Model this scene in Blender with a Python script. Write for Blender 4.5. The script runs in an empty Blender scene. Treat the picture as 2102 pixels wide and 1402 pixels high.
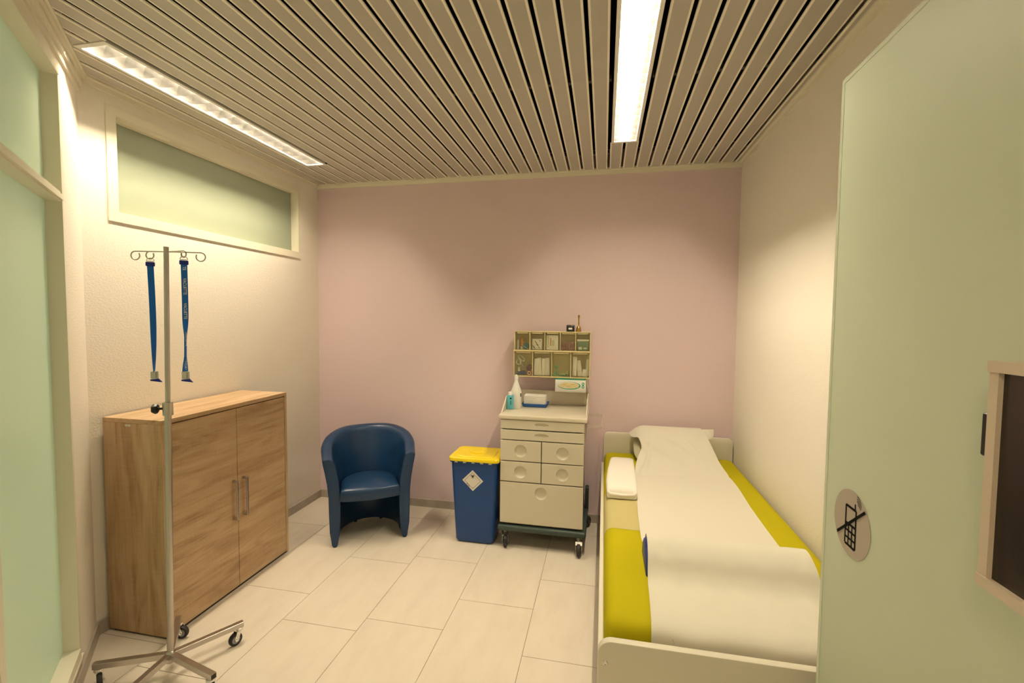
import bpy, bmesh, math, random
from mathutils import Vector, Matrix
random.seed(7)
S = 1.099                     # working units -> metres (ceiling slats on a 100 mm module)
H, D, XL, XR, YC = 2.555, 3.338, -2.292, 0.884, 1.627
scene = bpy.context.scene
COL = scene.collection
PI = math.pi

# ------------------------------------------------------------------ camera
YAW, PITCH, ROLL, CAMH = 0.1994, 0.0500, 0.0096, 1.4953
cam_d = bpy.data.cameras.new('camera'); cam = bpy.data.objects.new('camera', cam_d); COL.objects.link(cam)
f_ = Vector((-math.sin(YAW)*math.cos(PITCH), math.cos(YAW)*math.cos(PITCH), -math.sin(PITCH)))
r_ = Vector((math.cos(YAW), math.sin(YAW), 0)); u_ = r_.cross(f_)
c_, s_ = math.cos(ROLL), math.sin(ROLL)
r2, u2 = c_*r_ + s_*u_, -s_*r_ + c_*u_
cam.matrix_world = Matrix(((r2.x, u2.x, -f_.x, 0), (r2.y, u2.y, -f_.y, 0), (r2.z, u2.z, -f_.z, CAMH*S), (0, 0, 0, 1)))
cam_d.sensor_width = 36.0; cam_d.lens = 932.75/2102*36.0; cam_d.clip_start = 0.02
scene.camera = cam

# ------------------------------------------------------------------ light and exposure
TUBE_COLOUR, TUBE_STRENGTH = (1.0, 0.845, 0.61), 385.0     # the fluorescent tubes inside the ceiling lamps
world = bpy.data.worlds.new('world'); scene.world = world; world.use_nodes = True
bg = world.node_tree.nodes['Background']; bg.inputs[0].default_value = (0.68, 0.84, 0.76, 1); bg.inputs[1].default_value = 1.45
scene.view_settings.view_transform = 'Standard'; scene.view_settings.look = 'None'
scene.view_settings.exposure = 0.0; scene.view_settings.gamma = 1.0; scene.view_settings.use_curve_mapping = False

# ------------------------------------------------------------------ materials
def mat(name, col=(.8,.8,.8), rough=.5, metal=0., spec=.5, trans=0., emit=None, estr=0., coat=0., ior=1.45):
    m = bpy.data.materials.new(name); m.use_nodes = True
    b = m.node_tree.nodes['Principled BSDF']
    b.inputs['Base Color'].default_value = (*col, 1); b.inputs['Roughness'].default_value = rough
    b.inputs['Metallic'].default_value = metal; b.inputs['Specular IOR Level'].default_value = spec
    b.inputs['Transmission Weight'].default_value = trans; b.inputs['IOR'].default_value = ior
    b.inputs['Coat Weight'].default_value = coat
    if emit: b.inputs['Emission Color'].default_value = (*emit, 1); b.inputs['Emission Strength'].default_value = estr
    return m
def nodes(m): return m.node_tree.nodes, m.node_tree.links, m.node_tree.nodes['Principled BSDF']
def add_noise(m, scale=(1,1,1), nscale=10., detail=3., rough=.5, bump=0., dist=.01, ramp=None, voronoi=False):
    """object-space noise; ramp = [(pos, colour)...] drives the base colour, bump drives the normal"""
    n, l, b = nodes(m)
    tc = n.new('ShaderNodeTexCoord'); mp = n.new('ShaderNodeMapping'); mp.inputs['Scale'].default_value = scale
    l.new(tc.outputs['Object'], mp.inputs['Vector'])
    if voronoi:
        t = n.new('ShaderNodeTexVoronoi'); t.inputs['Scale'].default_value = nscale; out = t.outputs['Distance']
    else:
        t = n.new('ShaderNodeTexNoise'); t.inputs['Scale'].default_value = nscale; t.inputs['Detail'].default_value = detail
        t.inputs['Roughness'].default_value = rough; out = t.outputs['Fac']
    l.new(mp.outputs['Vector'], t.inputs['Vector'])
    if ramp:
        r = n.new('ShaderNodeValToRGB')
        while len(r.color_ramp.elements) < len(ramp): r.color_ramp.elements.new(.5)
        for e, (p, c) in zip(r.color_ramp.elements, ramp): e.position = p; e.color = (*c, 1)
        l.new(out, r.inputs['Fac']); l.new(r.outputs['Color'], b.inputs['Base Color'])
    if bump:
        bp = n.new('ShaderNodeBump'); bp.inputs['Strength'].default_value = bump; bp.inputs['Distance'].default_value = dist
        l.new(out, bp.inputs['Height']); l.new(bp.outputs['Normal'], b.inputs['Normal'])
    return m
def wood(name, axis):
    """light sonoma oak, grain along the given axis"""
    m = mat(name, rough=.48, spec=.35); n, l, b = nodes(m)
    tc = n.new('ShaderNodeTexCoord'); mp = n.new('ShaderNodeMapping')
    sc = [9., 9., 9.]; sc[axis] = 1.1; mp.inputs['Scale'].default_value = sc
    l.new(tc.outputs['Object'], mp.inputs['Vector'])
    n1 = n.new('ShaderNodeTexNoise'); n1.inputs['Scale'].default_value = 1.5; n1.inputs['Detail'].default_value = 3
    n1.inputs['Distortion'].default_value = 1.2
    mp2 = n.new('ShaderNodeMapping'); sc2 = [210.]*3; sc2[axis] = 6.; mp2.inputs['Scale'].default_value = sc2
    l.new(tc.outputs['Object'], mp2.inputs['Vector'])
    n2 = n.new('ShaderNodeTexNoise'); n2.inputs['Scale'].default_value = 1.; n2.inputs['Detail'].default_value = 3
    mp3 = n.new('ShaderNodeMapping'); sc3 = [12.]*3; sc3[axis] = 150.; mp3.inputs['Scale'].default_value = sc3
    l.new(tc.outputs['Object'], mp3.inputs['Vector'])
    n3 = n.new('ShaderNodeTexNoise'); n3.inputs['Scale'].default_value = 1.; n3.inputs['Detail'].default_value = 2
    l.new(mp.outputs[0], n1.inputs['Vector']); l.new(mp2.outputs[0], n2.inputs['Vector']); l.new(mp3.outputs[0], n3.inputs['Vector'])
    a = n.new('ShaderNodeMath'); a.operation = 'MULTIPLY_ADD'; a.inputs[1].default_value = .45
    l.new(n2.outputs['Fac'], a.inputs[0]); l.new(n1.outputs['Fac'], a.inputs[2])
    a2 = n.new('ShaderNodeMath'); a2.operation = 'MULTIPLY_ADD'; a2.inputs[1].default_value = .15
    l.new(n3.outputs['Fac'], a2.inputs[0]); l.new(a.outputs[0], a2.inputs[2])
    r = n.new('ShaderNodeValToRGB'); e = r.color_ramp.elements
    e[0].position = .54; e[0].color = (.33, .205, .108, 1); e[1].position = 1.0; e[1].color = (.60, .435, .265, 1)
    k = e.new(.74); k.color = (.485, .325, .185, 1)
    l.new(a2.outputs[0], r.inputs['Fac']); l.new(r.outputs['Color'], b.inputs['Base Color'])
    return m
M = {}
M['plaster'] = add_noise(mat('plaster', (.86,.815,.73), .85, spec=.2), scale=(1,1,1.5), nscale=95, detail=2.5, bump=.27, dist=.006)
M['plaster_smooth'] = add_noise(mat('plaster_smooth', (.85,.805,.72), .8, spec=.2), nscale=140, detail=2, bump=.22, dist=.004)
M['mauve'] = add_noise(mat('mauve_paint', (.745,.595,.625), .7, spec=.3), nscale=150, detail=2, bump=.28, dist=.004)
M['cream'] = mat('cream_paint', (.80,.76,.62), .38)
M['trim'] = mat('trim_paint', (.80,.76,.63), .45)
M['slat'] = add_noise(mat('slat_paint', (.485,.455,.40), .42), nscale=300, detail=1, bump=.05, dist=.001)
M['slat_edge_lit'] = mat('slat_rim_lit', (.90,.85,.73), .32)  # rolled edges coloured lighter for the lamp light they catch
M['void'] = mat('void_felt', (.006,.005,.004), .95, spec=.05)
M['steel_gap_shade'] = mat('dark_steel_gap_shade', (.03,.03,.03), .6)
M['base_tile'] = add_noise(mat('skirting_tile', (.45,.405,.345), .4), nscale=14, detail=4, ramp=[(.3,(.41,.365,.31)),(.7,(.50,.45,.385))])
M['tile'] = mat('floor_tile', (.70,.63,.53), .42, spec=.4)
add_noise(M['tile'], scale=(3.2,1.0,1), nscale=3.2, detail=6, rough=.62, ramp=[(.30,(.665,.59,.495)),(.5,(.70,.63,.53)),(.72,(.73,.665,.565))])
M['grout'] = mat('grout', (.26,.215,.165), .9)
M['oak_v'] = wood('oak_vertical', 2); M['oak_h'] = wood('oak_horizontal', 1)
M['steel'] = mat('brushed_steel', (.52,.48,.44), .3, metal=1.); M['chrome'] = mat('chrome', (.8,.8,.8), .08, metal=1.)
M['rubber'] = mat('black_rubber', (.018,.017,.016), .55); M['wheel_grey'] = mat('wheel_hub', (.33,.32,.30), .4)
M['fork_grey'] = mat('fork_grey', (.20,.19,.17), .35, metal=.6)
M['black'] = mat('black_plastic', (.012,.012,.013), .35)
M['leather'] = add_noise(mat('blue_leather', (.006,.031,.088), .34, spec=.5), nscale=420, detail=1, bump=.12, dist=.0015)
M['bin_blue'] = mat('bin_blue', (.004,.046,.20), .33); M['bin_yellow'] = mat('bin_yellow', (.80,.60,.005), .35)
M['label'] = mat('label_paper', (.72,.69,.62), .5); M['ink'] = mat('ink', (.012,.012,.012), .8, spec=.05)
M['trolley'] = mat('trolley_cream', (.62,.57,.445), .38); M['worktop'] = mat('worktop_cream', (.66,.60,.47), .3)
M['base_green'] = mat('base_grey_green', (.035,.055,.048), .5)

M['organizer'] = mat('organizer_ivory', (.74,.63,.34), .4)
def clear(name, col, a):
    m = mat(name, col, .08); n, l, b = nodes(m)
    t = n.new('ShaderNodeBsdfTransparent'); t.inputs['Color'].default_value = (.97,.97,.93,1)
    mx = n.new('ShaderNodeMixShader'); mx.inputs[0].default_value = a
    l.new(t.outputs[0], mx.inputs[1]); l.new(b.outputs[0], mx.inputs[2]); l.new(mx.outputs[0], n['Material Output'].inputs['Surface']); return m
M['bin_clear'] = clear('clear_bin', (.55,.52,.36), .10); M['acrylic'] = clear('clear_acrylic', (.75,.72,.62), .16)
M['white'] = mat('white_plastic', (.80,.79,.75), .35); M['aqua'] = mat('aqua_label', (.12,.48,.56), .4)
M['paper'] = mat('paper', (.80,.765,.70), .8, spec=.15)
M['tray_blue'] = mat('tray_blue', (.02,.12,.42), .35)
M['green'] = mat('print_green', (.02,.33,.19), .5); M['glove'] = mat('glove_cream', (.72,.60,.33), .6)
M['brass'] = mat('brass', (.42,.26,.07), .25, metal=1.)
M['bed_white'] = mat('bed_white', (.74,.70,.58), .45)
M['lime'] = add_noise(mat('lime_cover', (.47,.41,.006), .82, spec=.15), nscale=700, detail=1, bump=.1, dist=.001)
M['sheet'] = add_noise(mat('paper_sheet', (.71,.68,.575), .8, spec=.15), nscale=260, detail=2, bump=.08, dist=.002)
M['under'] = mat('under_sheet', (.54,.475,.21), .7, spec=.2)
M['towel'] = add_noise(mat('towel', (.86,.82,.74), .95, spec=.1), nscale=500, detail=1, bump=.25, dist=.002)
M['navy'] = mat('navy_vinyl', (.014,.035,.22), .4)
M['strap'] = mat('blue_webbing', (.004,.135,.56), .7); M['strap_dark'] = mat('blue_webbing_dark', (.008,.03,.28), .55)
M['strap_text'] = mat('strap_text', (.80,.84,.80), .6); M['clip_grey'] = mat('clip_plastic', (.62,.62,.53), .45)
M['alu'] = mat('louvre_aluminium', (.74,.74,.73), .2, metal=1.); M['alu_side'] = mat('reflector_aluminium', (.82,.82,.81), .27, metal=1.); M['lamp_white'] = mat('lamp_white', (.84,.82,.76), .4)
M['tube'] = mat('lit_tube', (1,1,1), .5, emit=TUBE_COLOUR, estr=TUBE_STRENGTH)
M['frame_beige'] = mat('frame_beige', (.66,.56,.44), .45)
M['screen'] = mat('dark_glass', (.030,.022,.015), .16, spec=.5)
M['sticker'] = mat('sticker_grey', (.47,.41,.35), .5)
M['pillow'] = mat('pillow_cover', (.62,.58,.40), .8, spec=.15)
def glass(name, col, rough, tr):
    m = mat(name, col, rough, spec=.5); n, l, b = nodes(m)
    t = n.new('ShaderNodeBsdfTranslucent'); t.inputs['Color'].default_value = (*col, 1)
    mx = n.new('ShaderNodeMixShader'); mx.inputs[0].default_value = tr
    l.new(b.outputs[0], mx.inputs[1]); l.new(t.outputs[0], mx.inputs[2])
    l.new(mx.outputs[0], n['Material Output'].inputs['Surface']); return m
M['frost'] = glass('frosted_glass', (.78,.84,.68), .33, .45)
M['frost_win'] = glass('frosted_window', (.38,.425,.315), .36, .15)
M['frost_door'] = glass('frosted_door_glass', (.78,.85,.70), .42, .3)
def plain(name, col, rough=.5, **k):
    if name not in M: M[name] = mat(name, col, rough, **k)
    return M[name]

# ------------------------------------------------------------------ mesh builder
class MB:
    def __init__(s): s.bm = bmesh.new(); s.mats = []; s.mi = 0; s.sm = False; s.xf = None
    def use(s, m, smooth=None):
        if isinstance(m, str): m = M[m]
        if m not in s.mats: s.mats.append(m)
        s.mi = s.mats.index(m)
        if smooth is not None: s.sm = smooth
        return s
    def v(s, p):
        p = Vector(p)
        return s.bm.verts.new(s.xf(p) if s.xf else p)
    def f(s, vs):
        try: fa = s.bm.faces.new(vs)
        except ValueError: return None
        fa.material_index = s.mi; fa.smooth = s.sm; return fa
    def box(s, a, b):
        x0, y0, z0 = a; x1, y1, z1 = b
        P = [s.v(p) for p in ((x0,y0,z0),(x1,y0,z0),(x1,y1,z0),(x0,y1,z0),(x0,y0,z1),(x1,y0,z1),(x1,y1,z1),(x0,y1,z1))]
        for q in ((0,3,2,1),(4,5,6,7),(0,1,5,4),(1,2,6,5),(2,3,7,6),(3,0,4,7)): s.f([P[i] for i in q])
        return s
    def rbox(s, a, b, r=.005, seg=2):
        """box with rounded edges"""
        t = bmesh.new(); c = [(p+q)/2 for p, q in zip(a, b)]; d = [abs(q-p) for p, q in zip(a, b)]
        bmesh.ops.create_cube(t, size=1.0)
        for vv in t.verts: vv.co = Vector([vv.co[i]*d[i]+c[i] for i in range(3)])
        bmesh.ops.bevel(t, geom=t.edges[:], offset=min(r, min(d)*.49), segments=seg, affect='EDGES', profile=.5)
        s.merge(t); return s
    def merge(s, t, smooth=True):
        mp = {}
        for vv in t.verts: mp[vv] = s.v(vv.co)
        o = s.sm; s.sm = smooth
        for fa in t.faces: s.f([mp[q] for q in fa.verts])
        s.sm = o; t.free()
    def loops(s, L, closed=True, cap0=False, cap1=False):
        """skin a list of vertex loops (lists of points)"""
        R = [[s.v(p) for p in lp] for lp in L]; n = len(R[0])
        for A, B in zip(R, R[1:]):
            for i in range(n if closed else n-1):
                j = (i+1) % n; s.f([A[i], A[j], B[j], B[i]])
        if cap0: s.f(R[0][::-1])
        if cap1: s.f(R[-1])
        return R
    def lathe(s, prof, c=(0,0,0), seg=24, axis='z', cap0=True, cap1=True):
        L = []
        for r, h in prof:
            lp = []
            for k in range(seg):
                a = 2*PI*k/seg; x, y = r*math.cos(a), r*math.sin(a)
                p = {'z': (x,y,h), 'x': (h,x,y), 'y': (y,h,x)}[axis]
                lp.append((p[0]+c[0], p[1]+c[1], p[2]+c[2]))
            L.append(lp)
        s.loops(L, True, cap0, cap1); return s
    def cyl(s, p, q, r, seg=16, r1=None): return s.tube([p, q], r, seg, r1=r1)
    def tube(s, pts, r, seg=10, closed=False, r1=None):
        pts = [Vector(p) for p in pts]; n = len(pts); L = []; up = None
        for i, p in enumerate(pts):
            a = pts[(i-1) % n] if (closed or i > 0) else p; b = pts[(i+1) % n] if (closed or i < n-1) else p
            t = (b-a).normalized()
            if up is None: up = Vector((0,0,1)) if abs(t.z) < .9 else Vector((1,0,0))
            x = up - t*up.dot(t); x.normalize(); up = x; y = t.cross(x)
            rr = r if r1 is None else r+(r1-r)*i/(n-1)
            L.append([p + (x*math.cos(2*PI*k/seg)+y*math.sin(2*PI*k/seg))*rr for k in range(seg)])
        if closed: L.append(L[0])
        s.loops(L, True, not closed, not closed); return s
    def prism(s, poly, z0, z1, plane='xy'):
        def P(u, w, z): return {'xy': (u,w,z), 'xz': (u,z,w), 'yz': (z,u,w)}[plane]
        s.loops([[P(u,w,z0) for u, w in poly], [P(u,w,z1) for u, w in poly]], True, True, True); return s
    def rrect(s, cx, cy, w, h, r, z0, z1, plane='xy', seg=5): return s.prism(rr(cx,cy,w,h,r,seg), z0, z1, plane)
    def disc(s, c, r, z, plane='xz', seg=24, rx=None):
        pl = [(c[0]+(rx or r)*math.cos(2*PI*k/seg), c[1]+r*math.sin(2*PI*k/seg)) for k in range(seg)]
        s.f([s.v({'xy': (u,w,z), 'xz': (u,z,w), 'yz': (z,u,w)}[plane]) for u, w in pl]); return s
    def grid(s, P):
        V = [[s.v(p) for p in row] for row in P]
        for A, B in zip(V, V[1:]):
            for i in range(len(A)-1): s.f([A[i], A[i+1], B[i+1], B[i]])
        return s
    def out(s, name, parent=None, loc=(0,0,0), rot=None, sharp=35, label=None, recalc=True):
        if recalc: bmesh.ops.recalc_face_normals(s.bm, faces=s.bm.faces[:])
        me = bpy.data.meshes.new(name); s.bm.to_mesh(me); s.bm.free()
        for m in s.mats: me.materials.append(m)
        if sharp: me.set_sharp_from_angle(angle=math.radians(sharp))
        o = bpy.data.objects.new(name, me); COL.objects.link(o); o.location = loc
        if rot: o.rotation_euler = rot
        if parent: o.parent = parent
        if label: o['label'] = label
        return o
def rr(cx, cy, w, h, r, seg=5):
    pts = []
    for k, (sx, sy) in enumerate(((1,1),(-1,1),(-1,-1),(1,-1))):
        for i in range(seg+1):
            a = PI/2*(k + i/seg); pts.append((cx+sx*(w/2-r)+r*math.cos(a), cy+sy*(h/2-r)+r*math.sin(a)))
    return pts
def new(m, smooth=False): return MB().use(m, smooth)
def tag(o, label, cat, group=None):
    o['label'] = label; o['category'] = cat
    if group: o['group'] = group
    return o
def thing(name, label, cat, loc=(0,0,0), rotz=0., group=None):
    o = bpy.data.objects.new(name, None); COL.objects.link(o); o.location = loc; o.rotation_euler = (0,0,rotz)
    o.empty_display_size = .1
    return tag(o, label, cat, group)
def struct(o): o['kind'] = 'structure'; return o
def copy_tree(o, parent=None):
    c = o.copy(); COL.objects.link(c); c.parent = parent
    for ch in [q for q in bpy.data.objects if q.parent == o]: copy_tree(ch, c)
    return c
def text_mesh(body, size, m, name, parent, mtx, spacing=1., bold=0.):
    cu = bpy.data.curves.new(name, 'FONT'); cu.body = body; cu.size = size; cu.align_x = 'CENTER'; cu.align_y = 'CENTER'
    cu.extrude = .0003; cu.space_character = spacing; cu.offset = bold
    t = bpy.data.objects.new(name, cu); COL.objects.link(t)
    dg = bpy.context.evaluated_depsgraph_get(); me = bpy.data.meshes.new_from_object(t.evaluated_get(dg)); me.name = name
    bpy.data.objects.remove(t); bpy.data.curves.remove(cu)
    me.transform(mtx); me.materials.clear(); me.materials.append(M[m])
    o = bpy.data.objects.new(name, me); COL.objects.link(o); o.parent = parent; return o
def crom(rows, n):
    """Catmull-Rom through rows of equal-length tuples"""
    out = []
    for i in range(len(rows)-1):
        p0, p1, p2, p3 = rows[max(i-1,0)], rows[i], rows[i+1], rows[min(i+2,len(rows)-1)]
        for k in range(n):
            t = k/n
            out.append(tuple(.5*(2*b+(c-a)*t+(2*a-5*b+4*c-d)*t*t+(3*b-a-3*c+d)*t**3) for a, b, c, d in zip(p0,p1,p2,p3)))
    out.append(rows[-1]); return out

# ================================================================== the room
Y0 = -1.5; HT = H+.16; WT = .11
ZB = .062                                              # skirting height
R2 = math.sqrt(.5)
def PART(p):                                           # partition frame: s along it, w out of the room, z up
    return Vector((XL + R2*p.x - R2*p.y, YC - R2*p.x - R2*p.y, p.z))
SEND = 2.02                                            # the partition's length
XE, YE = XL+R2*SEND, YC-R2*SEND
# floor: tiles in staggered rows over a grout bed
fl = new('grout').box((XL-.2, Y0, -.05), (XR+.1, D+.1, -.0016))
fl.use('tile')
TW, TL, G = .400, .6065, .0013
offs = {-3: 1.80, -2: 1.646, -1: 1.516, 0: 1.911, 1: 2.005, 2: 2.25, 3: 1.919, 4: 2.19, 5: 2.05, 6: 1.9}
for c in range(-3, 7):
    x0 = -1.530+c*TW; x1 = x0+TW
    x0c, x1c = max(x0+G, XL-.15), min(x1-G, XR+.05)
    if x1c <= x0c: continue
    y = offs[c] - 7*TL
    while y < D:
        a, b = max(y+G, Y0), min(y+TL-G, D+.05)
        if b > a: fl.box((x0c,a,-.012), (x1c,b,0))
        y += TL
struct(fl.out('floor', sharp=0))

# walls
w = new('mauve').box((XL-WT, D, -.05), (XR+WT, D+WT, HT)); struct(w.out('wall_back', sharp=0))
w = new('plaster_smooth').box((XR, Y0, -.05), (XR+WT, D, HT)); struct(w.out('wall_right', sharp=0))
WY0, WY1, WZ0, WZ1 = 1.785, 3.09, 1.985, 2.435          # the small high window in the left wall
w = new('plaster')
w.box((XL-WT, YC-.05, -.05), (XL, D, WZ0)); w.box((XL-WT, YC-.05, WZ1), (XL, D, HT))
w.box((XL-WT, YC-.05, WZ0), (XL, WY0, WZ1)); w.box((XL-WT, WY1, WZ0), (XL, D, WZ1))
struct(w.out('wall_left', sharp=0))
# partition wall at 45 degrees: plaster strip, sill wall below, head above
SP0, PZ0, PZ1 = .30, .105, 2.45
w = new('plaster'); w.xf = PART
w.box((-.04,0,-.05), (SP0,WT,HT)); w.box((SP0,0,-.05), (SEND,WT,PZ0)); w.box((SP0,0,PZ1), (SEND,WT,HT))
w.box((SEND-.06,0,PZ0), (SEND,WT,PZ1))
struct(w.out('wall_front_left', sharp=0))
w = new('plaster_smooth').box((XE-WT, Y0, -.05), (XE, YE+.03, .9)).box((XE-WT, Y0, 2.2), (XE, YE+.03, HT)).box((XE-WT, Y0, .9), (XE, -.80, 2.2)).box((XE-WT, -.35, .9), (XE, YE+.03, 2.2)); struct(w.out('wall_corridor', sharp=0))
w = new('plaster_smooth').box((XE-WT, Y0-WT, -.05), (XR+WT, Y0, HT)); struct(w.out('wall_front', sharp=0))
w = new('plaster_smooth').box((.56, .17, 0), (XR, .27, HT)); struct(w.out('wall_doorway', sharp=0))

# window 1: frosted pane, rebated frame, flat architrave
wf = new('cream')
e, pr_ = .046, .007
wf.box((XL,WY0-e,WZ0-e), (XL+pr_,WY1+e*.55,WZ0)); wf.box((XL,WY0-e,WZ1), (XL+pr_,WY1+e*.55,WZ1+e*.9))
wf.box((XL,WY0-e,WZ0), (XL+pr_,WY0,WZ1)); wf.box((XL,WY1,WZ0), (XL+pr_,WY1+e*.55,WZ1))
LN = .003
for a, b in (((XL-.075,WY0-.012,WZ0-.012),(XL+.002,WY1+.012,WZ0+LN)), ((XL-.075,WY0-.012,WZ1-LN),(XL+.002,WY1+.012,WZ1+.012)),
             ((XL-.075,WY0-.012,WZ0+LN),(XL+.002,WY0+LN,WZ1-LN)), ((XL-.075,WY1-LN,WZ0+LN),(XL+.002,WY1+.012,WZ1-LN))): wf.box(a, b)
win = struct(wf.out('window_1', sharp=0))
new('cream').box((XL-.05,WY0,WZ0),(XL-.042,WY1,WZ0+.012)).box((XL-.05,WY0,WZ1-.012),(XL-.042,WY1,WZ1)).out('glazing_bead', win, sharp=0)
new('frost_win').box((XL-.060,WY0-.004,WZ0-.004), (XL-.052,WY1+.004,WZ1+.004)).out('pane', win, sharp=0, label='frosted pale green pane')

# window 2: floor-to-ceiling glazed partition with transom
wf = new('cream'); wf.xf = PART
GZ0, GZ1, TZ0, TZ1 = .145, 2.405, 1.928, 1.966
def opening(s0, s1):
    wf.box((s0-.035,-.002,PZ0), (s0-.006,.075,PZ1)); wf.box((s0-.007,-.004,PZ0), (s0,.075,PZ1)); wf.box((s1,-.004,PZ0), (s1+.035,.075,PZ1))
    wf.box((s0,-.008,PZ0), (s1,.075,GZ0)); wf.box((s0,-.008,GZ1), (s1,.075,PZ1))
    wf.box((s0,.0,TZ0), (s1,.075,TZ1)); wf.box((s0,-.008,TZ0+.006), (s1,.0,TZ1-.012))
S1, S2, S3, S4 = .332, 1.078, 1.150, 1.925
opening(S1, S2); opening(S3, S4)
wf.box((S1-.035,-.010,PZ0-.012), (SEND-.05,.0,PZ0))
wf.box((S2+.035,-.004,PZ0), (S3-.035,.07,PZ1))
win2 = struct(wf.out('window_2', sharp=0))
for a, b in ((S1,S2), (S3,S4)):
    for z0, z1 in ((GZ0,TZ0), (TZ1,GZ1)):
        g = new('frost'); g.xf = PART
        g.box((a-.004,.046,z0-.004), (b+.004,.054,z1+.004)).out('pane', win2, sharp=0, label='frosted green glass pane')
# skirting tiles
b = new('base_tile').box((XL, YC, 0), (XL+.011, D, ZB)); struct(b.out('baseboard_left', sharp=0))
b = new('base_tile').box((XL+.011, D-.011, 0), (XR, D, ZB)); struct(b.out('baseboard_back', sharp=0))
b = new('base_tile').box((XR-.011, .3, 0), (XR, D-.011, ZB)); struct(b.out('baseboard_right', sharp=0))
b = new('base_tile'); b.xf = PART
b.box((.002,-.011,0), (SEND,0,ZB)); struct(b.out('baseboard_front', sharp=0))
# ceiling trims
t = new('trim').box((XL,D-.012,H-.034), (XR,D,H+.01)).box((XL,D-.022,H-.008), (XR,D-.012,H+.01)); struct(t.out('trim_1', sharp=0))
t = new('trim').box((XL,YC,H-.030), (XL+.012,D-.02,H+.01)).box((XL+.012,YC,H-.008), (XL+.030,D-.02,H+.01)); struct(t.out('trim_2', sharp=0))
t = new('trim').box((XR-.010,Y0,H-.026), (XR,D-.02,H+.01)).box((XR-.026,Y0,H-.008), (XR-.010,D-.02,H+.01)); struct(t.out('trim_3', sharp=0))
t = new('trim'); t.xf = PART
for wz, zz in ((.036,H-.006), (.028,H-.022), (.018,H-.052), (.010,H-.078)): t.box((0,-wz,zz), (SEND,0,zz+.02 if zz < H-.03 else H+.01))
t.box((.0,-.014,H-.056), (SEND,0,H)); struct(t.out('trim_4', sharp=0))

# slatted metal ceiling with cut-outs for the lamps
MOD, XG = .09099, -2.1750                              # slat module, first gap centre
LAMPS = [(-1.993, 1.462, 2.900), (.1005, 1.405, 2.845)]
LW = .0785                                             # half width of a lamp flange
cg = new('slat')
GAP = .0150
def slat(x0, x1, y0a, y0b, y1):
    """U-shaped strip with rolled edges; y0a / y0b are the near ends at its two edges"""
    rad = .0032; hgt = .0065
    prof = [(x0,hgt),(x0,rad),(x0+rad*.3,rad*.3),(x0+rad,0),(x0+.009,0),(x1-.009,0),(x1-rad,0),(x1-rad*.3,rad*.3),(x1,rad),(x1,hgt)]
    A = [cg.v((x, y0a+(y0b-y0a)*(x-x0)/(x1-x0), H+z)) for x, z in prof]; B = [cg.v((x, y1, H+z)) for x, z in prof]
    for i in range(len(prof)-1):
        cg.use('slat' if i == 4 else 'slat_edge_lit'); cg.f([A[i], A[i+1], B[i+1], B[i]])
def near_end(x):
    return YC-(x-XL)-.0 if x < XE else Y0
for i in range(-1, 35):
    x0, x1 = XG+(i-1)*MOD+GAP/2, XG+i*MOD-GAP/2
    if i == 34: x1 = min(x1, XR)
    x0, x1 = max(x0, XL), min(x1, XR)
    if x1-x0 < .02: continue
    spans = [(None, D)]
    for lx, la, lb in LAMPS:
        if x1 > lx-LW+.004 and x0 < lx+LW-.004:
            sp = []
            for a, b2 in spans: sp += [(a, la+.004), (lb-.004, b2)]
            spans = sp if lx > -1.9 and len(spans) > 1 else sp
    # keep only non-overlapping pieces (two lamps can share one slat)
    cuts = sorted((la, lb) for lx, la, lb in LAMPS if x1 > lx-LW+.004 and x0 < lx+LW-.004)
    cur = None; pieces = []
    for la, lb in cuts: pieces.append((cur, la+.004)); cur = lb-.004
    pieces.append((cur, D))
    for a, b2 in pieces:
        ya = near_end(x0) if a is None else a; yb = near_end(x1) if a is None else a
        slat(x0, x1, ya, yb, b2)
cg.use('steel_gap_shade')
for y in (2.13, 3.05, 1.2, .1): 
    x0 = max(XL+.05, XL+(YC-y)+.1) if y < YC else XL+.02
    for xa, xb in ((x0, -1.993-LW-.01), (-1.993+LW+.01, .1005-LW-.01), (.1005+LW+.01, XR-.02)):
        if xb > xa+.05: cg.box((max(xa,x0), y-.012, H+.0085), (xb, y+.012, H+.03))
struct(cg.out('ceiling', sharp=0, recalc=False))
t = new('void').box((XL-.1, Y0, H+.14), (XR+.1, D+.1, H+.155)); struct(t.out('ceiling_void', sharp=0))

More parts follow.
